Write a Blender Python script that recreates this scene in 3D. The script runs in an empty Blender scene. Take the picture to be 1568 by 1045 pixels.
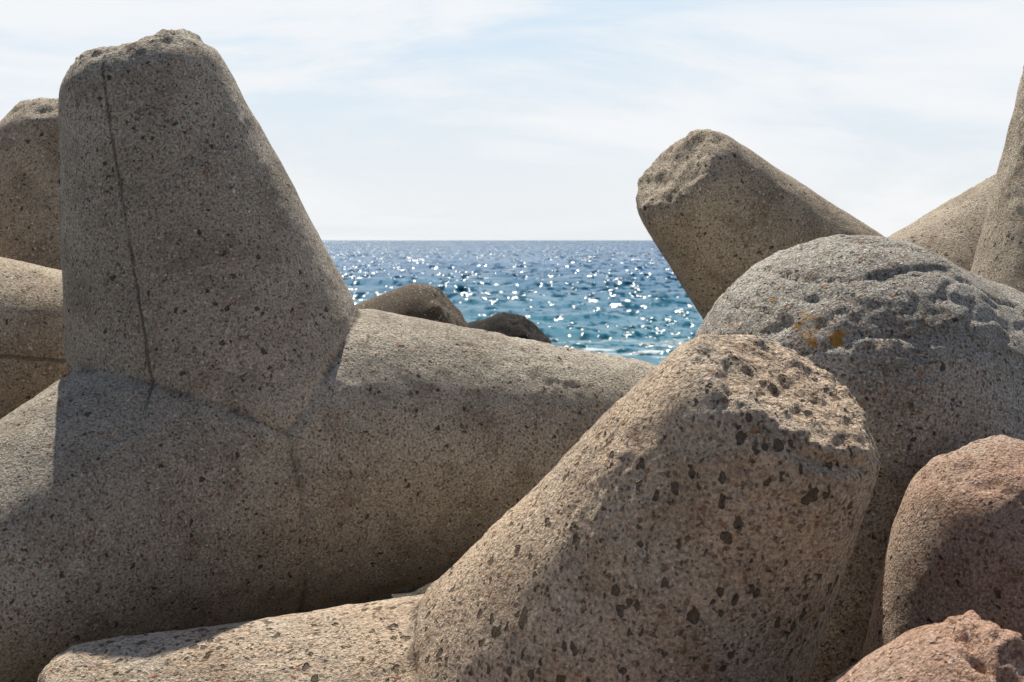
import bpy, math, numpy as np
from mathutils import Vector
rng = np.random.default_rng(7)
scene = bpy.context.scene

# ---------------------------------------------------------------- noise helpers (numpy)
def _h(ix, iy, iz, s):
    n = (ix*374761393 + iy*668265263 + iz*2147483647 + s*1274126177) & 0xffffffff
    n = ((n ^ (n >> 13)) * 1274126177) & 0xffffffff
    n = (n ^ (n >> 16)) & 0xffffffff
    n = (n * 2246822519) & 0xffffffff
    return ((n ^ (n >> 15)) & 0xffff) / 65535.0
def vnoise(p, s=0):
    i = np.floor(p).astype(np.int64); f = p - i; u = f*f*(3-2*f)
    r = 0
    for dx in (0, 1):
        for dy in (0, 1):
            for dz in (0, 1):
                w = (u[:,0] if dx else 1-u[:,0])*(u[:,1] if dy else 1-u[:,1])*(u[:,2] if dz else 1-u[:,2])
                r = r + w*_h(i[:,0]+dx, i[:,1]+dy, i[:,2]+dz, s)
    return r*2-1
def fbm(p, sc, octv=4, s=0, g=0.5):
    r = 0; a = 1; t = 0
    for o in range(octv):
        r = r + a*vnoise(p*sc + 13.7*o, s+o); t += a; a *= g; sc = sc*2.03
    return r/t
def sstep(a, b, x):
    t = np.clip((x-a)/(b-a), 0, 1); return t*t*(3-2*t)
def smax(a, b, k):
    h = np.clip(0.5+0.5*(a-b)/k, 0, 1); return b*(1-h)+a*h + k*h*(1-h)
def smin(a, b, k): return -smax(-a, -b, k)

# ---------------------------------------------------------------- node helpers
class NT:
    def __init__(s, tree): s.t = tree; s.n = tree.nodes; s.l = tree.links
    def node(s, typ, **kw):
        n = s.n.new(typ)
        for k, v in kw.items(): setattr(n, k, v)
        return n
    def put(s, sock, v):
        if isinstance(v, bpy.types.NodeSocket): s.l.new(v, sock)
        else: sock.default_value = v
    def math(s, op, a, b=0.0, clamp=False):
        n = s.node('ShaderNodeMath', operation=op, use_clamp=clamp)
        s.put(n.inputs[0], a); s.put(n.inputs[1], b); return n.outputs[0]
    def noise(s, vec, sc, det=4.0, rough=0.55, dist=0.0):
        n = s.node('ShaderNodeTexNoise'); s.put(n.inputs['Vector'], vec)
        n.inputs['Scale'].default_value = sc; n.inputs['Detail'].default_value = det
        n.inputs['Roughness'].default_value = rough; n.inputs['Distortion'].default_value = dist
        return n.outputs['Fac'], n.outputs['Color']
    def voro(s, vec, sc, feature='F1'):
        n = s.node('ShaderNodeTexVoronoi', feature=feature); s.put(n.inputs['Vector'], vec)
        n.inputs['Scale'].default_value = sc
        return n.outputs['Distance'], (n.outputs['Color'] if feature == 'F1' else None)
    def maprange(s, v, a, b, c=0.0, d=1.0, smooth=True):
        n = s.node('ShaderNodeMapRange'); n.interpolation_type = 'SMOOTHSTEP' if smooth else 'LINEAR'
        s.put(n.inputs['Value'], v); s.put(n.inputs['From Min'], a); s.put(n.inputs['From Max'], b)
        s.put(n.inputs['To Min'], c); s.put(n.inputs['To Max'], d); return n.outputs['Result']
    def mix(s, f, a, b, mode='MIX'):
        n = s.node('ShaderNodeMix', data_type='RGBA', blend_type=mode)
        s.put(n.inputs[0], f)
        for i, v in ((6, a), (7, b)):
            if isinstance(v, tuple) and len(v) == 3: v = (*v, 1)
            s.put(n.inputs[i], v)
        return n.outputs[2]
    def vmath(s, op, a, b):
        n = s.node('ShaderNodeVectorMath', operation=op)
        s.put(n.inputs[0], a)
        if op == 'SCALE': s.put(n.inputs['Scale'], b)
        else: s.put(n.inputs[1], b)
        return n.outputs['Value'] if op in ('DOT_PRODUCT', 'DISTANCE') else n.outputs[0]
    def sepx(s, v):
        n = s.node('ShaderNodeSeparateXYZ'); s.put(n.inputs[0], v); return n.outputs
    def comb(s, x, y, z):
        n = s.node('ShaderNodeCombineXYZ')
        for i, v in enumerate((x, y, z)): s.put(n.inputs[i], v)
        return n.outputs[0]

def concrete(name, colA, colB, pitS=18.0, pit=0.5, pitr=(.10, .25), smallpit=0.5, agg=0.5, aggS=58., aggcol=((.13,.11,.09),(.80,.73,.62)),
             bump=1.0, seams=(), lichen=(), wet=0.0, grain=1.0, stretch=(1, 1, 1), gs_=90, soft=.10):
    m = bpy.data.materials.new(name); m.use_nodes = True
    T = NT(m.node_tree); bsdf = m.node_tree.nodes['Principled BSDF']
    co = T.node('ShaderNodeTexCoord').outputs['Object']
    cap = T.node('ShaderNodeAttribute', attribute_name='cap').outputs['Fac']
    crease = T.node('ShaderNodeAttribute', attribute_name='crease').outputs['Fac']
    nA, _ = T.noise(co, 1.1, 3, .6)
    nB, _ = T.noise(co, 4.0, 4, .65)
    nF, _ = T.noise(co, gs_, 3, .7)
    _, dcol = T.noise(co, 30, 1, .6)
    d = T.vmath('SCALE', T.vmath('SUBTRACT', dcol, (.5, .5, .5)), .04)
    wc = T.vmath('ADD', co, d)
    # bug holes, each cell with its own size
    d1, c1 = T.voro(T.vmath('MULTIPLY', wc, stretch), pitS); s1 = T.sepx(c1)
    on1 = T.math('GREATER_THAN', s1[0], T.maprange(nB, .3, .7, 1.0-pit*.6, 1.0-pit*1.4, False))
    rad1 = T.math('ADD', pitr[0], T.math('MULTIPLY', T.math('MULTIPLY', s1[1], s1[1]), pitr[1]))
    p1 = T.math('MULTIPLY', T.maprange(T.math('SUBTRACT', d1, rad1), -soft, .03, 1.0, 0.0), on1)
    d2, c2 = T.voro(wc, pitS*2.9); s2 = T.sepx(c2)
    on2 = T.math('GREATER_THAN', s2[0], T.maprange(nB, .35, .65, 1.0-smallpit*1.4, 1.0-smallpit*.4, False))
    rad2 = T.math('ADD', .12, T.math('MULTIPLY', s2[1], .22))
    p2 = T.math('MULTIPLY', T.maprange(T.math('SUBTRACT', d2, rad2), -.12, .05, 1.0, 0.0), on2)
    # exposed aggregate: cell colour per pebble, light, dark and rusty
    d3, c3 = T.voro(wc, aggS); s3 = T.sepx(c3)
    aggm = T.math('MULTIPLY', T.maprange(T.math('SUBTRACT', d3, T.math('MULTIPLY', s3[1], .25)), .16, .30, 1.0, 0.0),
                  T.math('GREATER_THAN', s3[2], T.math('SUBTRACT', T.maprange(nB, .35, .65, 1.15-agg, .85-agg, False), T.math('MULTIPLY', cap, .4))))
    base = T.mix(T.maprange(nA, .38, .64), colA, colB)
    base = T.mix(T.maprange(nB, .42, .68, 0, .7), base, (colA[0]*.64, colA[1]*.61, colA[2]*.58), 'MIX')
    ac = T.mix(T.maprange(s3[0], .3, .7, 0, 1), aggcol[0], aggcol[1])
    ac = T.mix(T.math('GREATER_THAN', s3[1], .86), ac, (.36, .19, .10))
    base = T.mix(T.math('MULTIPLY', aggm, .75), base, ac)
    gv = T.maprange(nF, .30, .70, 1-.60*grain, 1+.60*grain, False)
    base = T.mix(1.0, base, T.comb(gv, gv, gv), 'MULTIPLY')
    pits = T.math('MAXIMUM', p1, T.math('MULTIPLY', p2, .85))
    base = T.mix(T.math('MULTIPLY', pits, .82), base, tuple(c*.15 for c in colA))  # shade inside the holes painted into the colour, as bump cannot occlude
    h = T.math('MULTIPLY', p1, -1.7)
    h = T.math('ADD', h, T.math('MULTIPLY', p2, -.5))
    h = T.math('ADD', h, T.math('MULTIPLY', aggm, .28))
    h = T.math('ADD', h, T.math('MULTIPLY', nF, .8))
    h = T.math('ADD', h, T.math('MULTIPLY', nB, 1.0))
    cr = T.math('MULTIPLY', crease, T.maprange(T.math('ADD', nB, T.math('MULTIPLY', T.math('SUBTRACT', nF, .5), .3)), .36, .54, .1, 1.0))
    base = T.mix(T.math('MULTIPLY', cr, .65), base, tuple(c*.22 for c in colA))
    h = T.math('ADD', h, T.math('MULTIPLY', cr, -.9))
    for (n, off, md, mmin, w, dark) in seams:
        pd = T.math('ABSOLUTE', T.math('ADD', T.vmath('DOT_PRODUCT', T.vmath('ADD', co, T.vmath('SCALE', d, .35)), n), off))
        mk = T.math('GREATER_THAN', T.vmath('DOT_PRODUCT', co, md), mmin)
        brk = T.maprange(nB, .36, .50, .3, 1.0)
        sm = T.math('MULTIPLY', T.math('MULTIPLY', T.maprange(pd, w*.2, w, 1.0, 0.0), mk), brk)
        base = T.mix(T.math('MULTIPLY', sm, dark), base, tuple(c*.25 for c in colA))
        h = T.math('ADD', h, T.math('MULTIPLY', sm, -.9))
    for (p, r, ring) in lichen:
        dd = T.vmath('DISTANCE', T.vmath('ADD', co, T.vmath('SCALE', d, 2.4)), p)
        lm = T.maprange(dd, r*.75, r, 1.0, 0.0)
        if ring: lm = T.math('MULTIPLY', lm, T.math('MULTIPLY', T.maprange(dd, r*.3, r*.65), T.maprange(nF, .42, .54)))
        else: lm = T.math('MULTIPLY', lm, T.maprange(nF, .25, .4))
        base = T.mix(T.math('MULTIPLY', lm, .88), base, (.56, .28, .03))
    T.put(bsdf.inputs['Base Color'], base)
    bsdf.inputs['Roughness'].default_value = .9 - .35*wet
    bsdf.inputs['Specular IOR Level'].default_value = .25
    b = T.node('ShaderNodeBump'); b.inputs['Strength'].default_value = .9
    b.inputs['Distance'].default_value = .018*bump
    T.put(b.inputs['Height'], h); T.put(bsdf.inputs['Normal'], b.outputs[0])
    return m

# ---------------------------------------------------------------- tetrapods
def unit(v): v = np.array(v, float); return v/np.linalg.norm(v)
def complete(ds, roll=0.0):
    ds = [unit(d) for d in ds]
    if len(ds) == 1:
        a = ds[0]; t = unit(np.cross(a, (0.31, .2, .93) if abs(a[2]) < .9 else (1, 0, 0))); b = np.cross(a, t)
        for i in range(3):
            w = roll + i*2*math.pi/3
            ds.append(unit(-a/3 + (math.cos(w)*t+math.sin(w)*b)*.943))
    elif len(ds) == 2:
        c = unit(np.cross(ds[0], ds[1])); m = -(ds[0]+ds[1])/2
        ds += [unit(m+c*.816), unit(m-c*.816)]
    elif len(ds) == 3:
        ds.append(unit(-(ds[0]+ds[1]+ds[2])))
    return ds

def tetrapod(C, tips, mat, r0=.88, r1=.375, L0=2.15, rnd=.035, ch=.06, k=.03, vox=.022, rough=.010, caprough=.02, seed=0, roll=0.0, strata=0.0, groove=.018):
    C = np.array(C, float)
    vec = [np.array(t, float)-C for t in tips]
    Ls = [np.linalg.norm(v) for v in vec]
    ds = complete(vec, roll); Ls = Ls + [L0]*(4-len(Ls))
    def legs(p):
        out = []; caps = 0
        for d, L in zip(ds, Ls):
            t = p@d; tc = np.maximum(t, 0); q = p-np.outer(tc, d); rho = np.sqrt((q*q).sum(1)+1e-9)
            al = math.atan2(r0-r1, L)
            side = (rho-(r0+(r1-r0)*tc/L))*math.cos(al)
            cp = t-L
            cham = (rho-(r1-ch)+cp)*.7071
            f = smax(smax(side, cham, rnd), cp, rnd)
            out.append(f); caps = np.maximum(caps, sstep(L-ch*1.4, L-.005, t)*(rho < r1*1.3))
        f = out[0]
        for g in out[1:]: f = smin(f, g, k)
        return f, caps
    vs = []; fs = []
    for d, L in zip(ds, Ls):
        t = unit(np.cross(d, (0.3, .5, .81))); b = np.cross(d, t); N = 48; o = len(vs)
        for tt, rr in ((-.02, r0), (L, r1)):
            for i in range(N):
                a = 2*math.pi*i/N; vs.append(d*tt+(t*math.cos(a)+b*math.sin(a))*rr)
        for i in range(N):
            j = (i+1) % N; fs.append((o+i, o+j, o+N+j, o+N+i))
        fs.append(tuple(o+N-1-i for i in range(N))); fs.append(tuple(o+N+i for i in range(N)))
    me = bpy.data.meshes.new('seed'); me.from_pydata([tuple(v) for v in vs], [], fs); me.update()
    ob = bpy.data.objects.new('concrete_tetrapod', me); scene.collection.objects.link(ob)
    rm = ob.modifiers.new('r', 'REMESH'); rm.mode = 'VOXEL'; rm.voxel_size = vox
    dg = bpy.context.evaluated_depsgraph_get(); dg.update()
    me2 = bpy.data.meshes.new_from_object(ob.evaluated_get(dg)); ob.modifiers.clear()
    ob.data = me2; bpy.data.meshes.remove(me)
    n = len(me2.vertices); co = np.empty(n*3, np.float32); me2.vertices.foreach_get('co', co)
    p = co.reshape(-1, 3).astype(float)
    def grad(p, w=0):
        e = .004; g = np.empty_like(p)
        for a in range(3):
            dv = np.zeros(3); dv[a] = e
            g[:, a] = (legs(p+dv)[w]-legs(p-dv)[w])/(2*e)
        return g
    for it in range(3):
        f = legs(p)[0]; g = grad(p); gl = (g*g).sum(1)+1e-6
        p = p - g*(np.clip(f, -.08, .08)/gl)[:, None]
    g = grad(p); nrm = g/np.sqrt((g*g).sum(1)+1e-9)[:, None]
    caps = legs(p)[1]
    q = p + seed*7.31
    # distance to the plane in which two neighbouring legs meet
    D = np.stack(ds, 0); tt = p@D.T; o2 = np.argsort(-tt, 1)[:, :2]; ar = np.arange(len(p))
    dd = np.linalg.norm(D[o2[:, 0]]-D[o2[:, 1]], axis=1)
    bis = (tt[ar, o2[:, 0]]-tt[ar, o2[:, 1]])/dd
    bw = bis + .02*fbm(q, 3, 3, seed+70)
    cz = np.exp(-(bw/.011)**2)
    disp = rough*1.6*fbm(q, 1.7, 4, seed) + rough*.55*fbm(q, 9, 3, seed+5)
    rg = sstep(-.1, .35, fbm(q, 1.3, 3, seed+40))
    disp += min(rough, .011)*.9*rg*fbm(q, 26, 2, seed+9)
    disp -= groove*np.exp(-(bis/.035)**2)
    disp += caps*caprough*(fbm(q, 9, 4, seed+20, .65)*1.5)
    edge = caps*(1-caps)*4
    disp -= edge*caprough*1.3*sstep(.0, .5, fbm(q, 6, 3, seed+31))
    if strata:
        qq = q*np.array((1.0, 1.0, 5.0)) + .25*fbm(q, 2.0, 2, seed+60)[:, None]
        s_ = fbm(qq, 1.4, 3, seed+61)
        up = sstep(.55, 1.0, p[:, 2])
        disp -= strata*up*(1-sstep(.0, .09, np.abs(s_)))
    p = p + nrm*disp[:, None]
    me2.vertices.foreach_set('co', p.astype(np.float32).ravel())
    at = me2.attributes.new('cap', 'FLOAT', 'POINT'); at.data.foreach_set('value', caps.astype(np.float32))
    at = me2.attributes.new('crease', 'FLOAT', 'POINT'); at.data.foreach_set('value', (cz*(groove > 0)).astype(np.float32))
    me2.polygons.foreach_set('use_smooth', np.ones(len(me2.polygons), bool))
    me2.materials.clear()
    if mat: me2.materials.append(mat)
    me2.update()
    ob.location = C
    ob.name = 'concrete_tetrapod'
    return ob

greyA = (.475, .42, .345); greyB = (.58, .52, .43)
C1 = np.array((-1.35, 7.2, 2.90))
t1 = [(-1.87, 7.02, 4.97), (.89, 7.6, 2.95), (-2.85, 5.8, 2.30)]
u1 = [unit(np.array(t)-C1) for t in t1]
n_up = unit(np.cross(u1[0], (-.22, -.97, 0.0)))
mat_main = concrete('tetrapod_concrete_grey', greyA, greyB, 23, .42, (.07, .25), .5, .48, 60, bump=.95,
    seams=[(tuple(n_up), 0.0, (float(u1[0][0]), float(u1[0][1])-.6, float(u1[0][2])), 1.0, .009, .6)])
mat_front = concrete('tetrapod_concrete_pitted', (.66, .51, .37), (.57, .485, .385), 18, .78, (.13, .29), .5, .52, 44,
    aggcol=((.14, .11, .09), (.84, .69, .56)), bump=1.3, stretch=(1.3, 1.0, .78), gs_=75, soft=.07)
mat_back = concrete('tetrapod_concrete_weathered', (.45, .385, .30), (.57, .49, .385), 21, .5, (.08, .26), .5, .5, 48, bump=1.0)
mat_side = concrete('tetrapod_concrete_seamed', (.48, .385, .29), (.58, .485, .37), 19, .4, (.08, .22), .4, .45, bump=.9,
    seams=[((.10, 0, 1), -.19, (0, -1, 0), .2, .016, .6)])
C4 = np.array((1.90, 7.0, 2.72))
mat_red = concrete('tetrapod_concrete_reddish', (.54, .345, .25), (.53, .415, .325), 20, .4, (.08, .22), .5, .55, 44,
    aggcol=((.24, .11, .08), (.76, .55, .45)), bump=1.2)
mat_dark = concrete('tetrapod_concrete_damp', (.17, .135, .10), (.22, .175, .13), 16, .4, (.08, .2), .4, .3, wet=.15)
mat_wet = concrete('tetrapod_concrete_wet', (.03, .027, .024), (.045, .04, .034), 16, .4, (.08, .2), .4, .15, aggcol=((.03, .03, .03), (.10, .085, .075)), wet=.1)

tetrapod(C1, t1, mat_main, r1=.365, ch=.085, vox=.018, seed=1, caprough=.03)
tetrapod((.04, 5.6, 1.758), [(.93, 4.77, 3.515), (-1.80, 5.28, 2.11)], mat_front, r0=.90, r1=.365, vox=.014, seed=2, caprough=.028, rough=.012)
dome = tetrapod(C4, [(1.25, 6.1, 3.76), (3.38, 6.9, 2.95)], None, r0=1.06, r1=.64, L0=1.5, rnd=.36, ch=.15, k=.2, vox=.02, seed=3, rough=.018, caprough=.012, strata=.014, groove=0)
lich = []
for dv, r, ring in (((-.74, -1.15, 1.04), .065, True), ((-.60, -1.20, .96), .042, False), ((-.70, -1.15, .92), .022, False), ((-.84, -.9, 1.12), .018, False)):
    dv = Vector(dv).normalized(); ok, loc, nn_, _i = dome.ray_cast(dv*3, -dv)
    if ok: lich.append((tuple(loc), r, ring))
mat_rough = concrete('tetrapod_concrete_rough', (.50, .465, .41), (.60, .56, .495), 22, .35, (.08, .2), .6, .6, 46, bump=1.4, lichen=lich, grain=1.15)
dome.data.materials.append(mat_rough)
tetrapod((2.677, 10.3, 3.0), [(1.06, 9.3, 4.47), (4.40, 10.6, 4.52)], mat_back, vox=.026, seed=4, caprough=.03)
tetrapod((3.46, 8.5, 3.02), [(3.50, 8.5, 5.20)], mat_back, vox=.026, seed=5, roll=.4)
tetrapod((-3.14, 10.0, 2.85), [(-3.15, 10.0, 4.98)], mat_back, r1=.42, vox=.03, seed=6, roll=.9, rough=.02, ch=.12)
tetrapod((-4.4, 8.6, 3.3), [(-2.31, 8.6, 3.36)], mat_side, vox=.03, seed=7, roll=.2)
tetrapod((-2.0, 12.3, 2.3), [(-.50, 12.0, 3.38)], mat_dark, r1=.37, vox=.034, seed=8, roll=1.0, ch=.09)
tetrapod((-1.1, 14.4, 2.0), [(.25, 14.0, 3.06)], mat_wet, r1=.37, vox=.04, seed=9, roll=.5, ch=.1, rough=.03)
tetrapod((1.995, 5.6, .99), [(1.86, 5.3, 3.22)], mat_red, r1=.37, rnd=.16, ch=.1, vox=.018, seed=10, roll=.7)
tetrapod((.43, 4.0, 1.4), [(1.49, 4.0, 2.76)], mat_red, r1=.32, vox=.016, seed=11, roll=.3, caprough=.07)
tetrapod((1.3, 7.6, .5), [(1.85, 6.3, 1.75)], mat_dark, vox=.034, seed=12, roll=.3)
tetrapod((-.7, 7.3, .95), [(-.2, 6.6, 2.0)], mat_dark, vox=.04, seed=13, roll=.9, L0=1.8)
# unseen tetrapods added below the frame to block bounce and low-sky fill
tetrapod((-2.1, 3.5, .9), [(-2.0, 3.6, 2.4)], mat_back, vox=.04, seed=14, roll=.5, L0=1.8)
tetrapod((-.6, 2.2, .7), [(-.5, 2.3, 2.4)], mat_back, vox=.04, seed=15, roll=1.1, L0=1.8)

# ---------------------------------------------------------------- ground (rubble slope running under the water)
def grid_mesh(name, xs, ys, zf):
    X, Y = np.meshgrid(xs, ys); P = np.stack([X.ravel(), Y.ravel(), np.zeros(X.size)], 1); P[:, 2] = zf(P)
    nx, ny = len(xs), len(ys); i = np.arange(nx*ny).reshape(ny, nx)
    F = np.stack([i[:-1, :-1], i[:-1, 1:], i[1:, 1:], i[1:, :-1]], -1).reshape(-1, 4)
    return P, F
def add_mesh(name, P, F, mat):
    me = bpy.data.meshes.new(name); me.vertices.add(len(P)); me.vertices.foreach_set('co', P.astype(np.float32).ravel())
    me.loops.add(F.size); me.loops.foreach_set('vertex_index', F.astype(np.int32).ravel())
    me.polygons.add(len(F)); me.polygons.foreach_set('loop_start', np.arange(0, F.size, 4, dtype=np.int32))
    me.polygons.foreach_set('use_smooth', np.ones(len(F), bool))
    me.update(calc_edges=True); me.validate(); me.materials.append(mat)
    ob = bpy.data.objects.new(name, me); scene.collection.objects.link(ob); return ob
def gz(P):
    q = P.copy(); q[:, 2] = 0
    base = np.interp(P[:, 1], [-20, 4, 13, 18, 28, 60], [1.2, 1.0, .9, .1, -1.5, -4])
    return base + .35*fbm(q, .9, 4, 3) + .14*np.abs(fbm(q, 3.5, 3, 8))
P, F = grid_mesh('g', np.linspace(-40, 40, 320), np.linspace(-20, 60, 320), gz)
add_mesh('rocky_ground', P, F, concrete('ground_rock', (.12, .105, .085), (.16, .13, .10), 6, .2, (.1, .1), .4, .5, bump=2.5))

# ---------------------------------------------------------------- sea
vv = np.concatenate([np.linspace(4/15.0, .105, 50, endpoint=False), np.linspace(.105, 4/2200., 480), 4/np.array([2800., 4500., 9000., 20000.])])
ys = 4/vv
us = np.concatenate([np.linspace(-2.2, -.62, 60, endpoint=False), np.linspace(-.62, .62, 800), np.linspace(.62, 2.2, 61)[1:]])
U, Y = np.meshgrid(us, ys); X = U*Y
Z = np.zeros_like(X)
dY = np.abs(np.gradient(ys))[:, None]
r2 = np.random.default_rng(3)
for i in range(40):
    lam = .9*(14/.9)**(i/39.0)
    th = r2.normal(0, .55) if lam < 5 else r2.normal(0, .22)
    kx, ky = math.sin(th)*2*math.pi/lam, math.cos(th)*2*math.pi/lam
    a = .0080*lam**.85*r2.uniform(.6, 1.2)
    ly = 2*math.pi/max(abs(ky), 1e-3)
    att = np.clip((ly/dY-2.0)/2.5, 0, 1)
    s = np.sin(kx*X+ky*Y+r2.uniform(0, 6.28))
    Z += att*a*(s + .3*(s*s-.5))
P = np.stack([X.ravel(), Y.ravel(), Z.ravel()], 1)
ny, nx = X.shape; i = np.arange(nx*ny).reshape(ny, nx)
F = np.stack([i[:-1, :-1], i[:-1, 1:], i[1:, 1:], i[1:, :-1]], -1).reshape(-1, 4)
m = bpy.data.materials.new('sea_water'); m.use_nodes = True; T = NT(m.node_tree); bs = m.node_tree.nodes['Principled BSDF']
geo_n = T.node('ShaderNodeNewGeometry'); geo = geo_n.outputs['Position']
sx = T.sepx(geo)
lg = T.math('LOGARITHM', sx[1], 10.0)
far = T.maprange(lg, 1.65, 2.3, 0.0, 1.0, False)
col = T.mix(far, (.035, .20, .265), (.002, .095, .225))
patch, _ = T.noise(T.vmath('MULTIPLY', geo, (.03, .06, 1)), 1.0, 3)
col = T.mix(T.maprange(patch, .4, .65, 0, .5), col, (.003, .085, .17))
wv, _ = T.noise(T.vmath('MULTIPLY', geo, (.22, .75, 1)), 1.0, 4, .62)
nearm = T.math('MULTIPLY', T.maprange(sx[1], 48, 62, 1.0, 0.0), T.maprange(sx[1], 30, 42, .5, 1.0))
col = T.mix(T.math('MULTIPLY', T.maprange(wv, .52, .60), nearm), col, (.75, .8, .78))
T.put(bs.inputs['Base Color'], col)
bs.inputs['Roughness'].default_value = .24; bs.inputs['IOR'].default_value = 1.33
bs.inputs['Specular IOR Level'].default_value = .28
# wavelet slopes: three octaves of ripples, the longer ones taking over offshore
def slopes(sx_, sy_): 
    _, c = T.noise(T.vmath('MULTIPLY', geo, (sx_, sy_, .3)), 1.0, 1, .6); return T.vmath('SUBTRACT', c, (.5, .5, .5))
sA, sB, sC = slopes(2.2, 1.0), slopes(1.05, .24), slopes(.6, .06)
w1 = T.maprange(lg, 1.75, 2.05, 0, 1); w2 = T.maprange(lg, 2.2, 2.6, 0, 1)
mixv = T.mix(w2, T.mix(w1, sA, sB), sC)
sv = T.sepx(mixv)
nv = T.comb(T.math('MULTIPLY', sv[0], 2.4), T.math('MULTIPLY', sv[1], 4.3), 0.0)
nn = T.vmath('NORMALIZE', T.vmath('ADD', geo_n.outputs['Normal'], nv), (0, 0, 0))
T.put(bs.inputs['Normal'], nn)
add_mesh('sea', P, F, m)

# ---------------------------------------------------------------- light
el, az = math.radians(57.5), math.radians(-16)
sd = Vector((math.sin(az)*math.cos(el), math.cos(az)*math.cos(el), math.sin(el)))
L = bpy.data.lights.new('sun', 'SUN'); L.energy = 5.0; L.angle = math.radians(.5); L.color = (1, .93, .81)
so = bpy.data.objects.new('sun', L); so.rotation_euler = (-sd).to_track_quat('-Z', 'Y').to_euler(); so.location = (0, 10, 20)
scene.collection.objects.link(so)
w = bpy.data.worlds.new('World'); scene.world = w; w.use_nodes = True
T = NT(w.node_tree); bg = w.node_tree.nodes['Background']
sky = T.node('ShaderNodeTexSky', sky_type='NISHITA'); sky.sun_disc = False; sky.sun_elevation = el; sky.sun_rotation = az
sky.air_density = 1.0; sky.dust_density = .6
g = T.node('ShaderNodeTexCoord').outputs['Generated']
gs = T.sepx(g)
haze = T.mix(T.maprange(gs[2], .03, .20, 0, 1, False), (6.4, 6.65, 6.9), (4.6, 5.95, 7.2))
low = T.maprange(gs[2], .1, .6, .95, .0)
base = T.mix(low, sky.outputs[0], haze)
cn, _ = T.noise(T.vmath('MULTIPLY', T.vmath('ADD', g, (.3, 0, -.12)), (1.8, 1.0, 10.0)), 1.6, 6, .62, .8)
cf = T.math('MULTIPLY', T.maprange(cn, .33, .60, .0, .92), T.maprange(gs[2], .2, .7, 1.0, .2))
full = T.mix(cf, base, (7.1, 7.2, 7.35))
# the hemisphere away from the sun, and the zenith, are a deeper, dimmer blue
dm = T.maprange(gs[1], -.5, .35, .0, 1.0)
full = T.mix(1.0, full, T.mix(dm, (.31, .345, .40), (1, 1, 1)), 'MULTIPLY')
zm = T.maprange(gs[2], .2, .6, 1.0, .72)
T.put(bg.inputs['Color'], T.mix(1.0, full, T.comb(zm, zm, zm), 'MULTIPLY'))
bg.inputs['Strength'].default_value = .13

# ---------------------------------------------------------------- camera
cam = bpy.data.cameras.new('camera'); co = bpy.data.objects.new('camera', cam); scene.collection.objects.link(co)
co.location = (0, 0, 4); co.rotation_euler = (math.radians(90), 0, 0)
cam.lens = 50; cam.sensor_width = 36; cam.shift_y = -154.5/1568
cam.clip_end = 60000; cam.clip_start = .05
cam.dof.use_dof = True; cam.dof.focus_distance = 6.3; cam.dof.aperture_fstop = 5.6
scene.camera = co
scene.view_settings.view_transform = 'Standard'; scene.view_settings.look = 'None'; scene.view_settings.exposure = 0
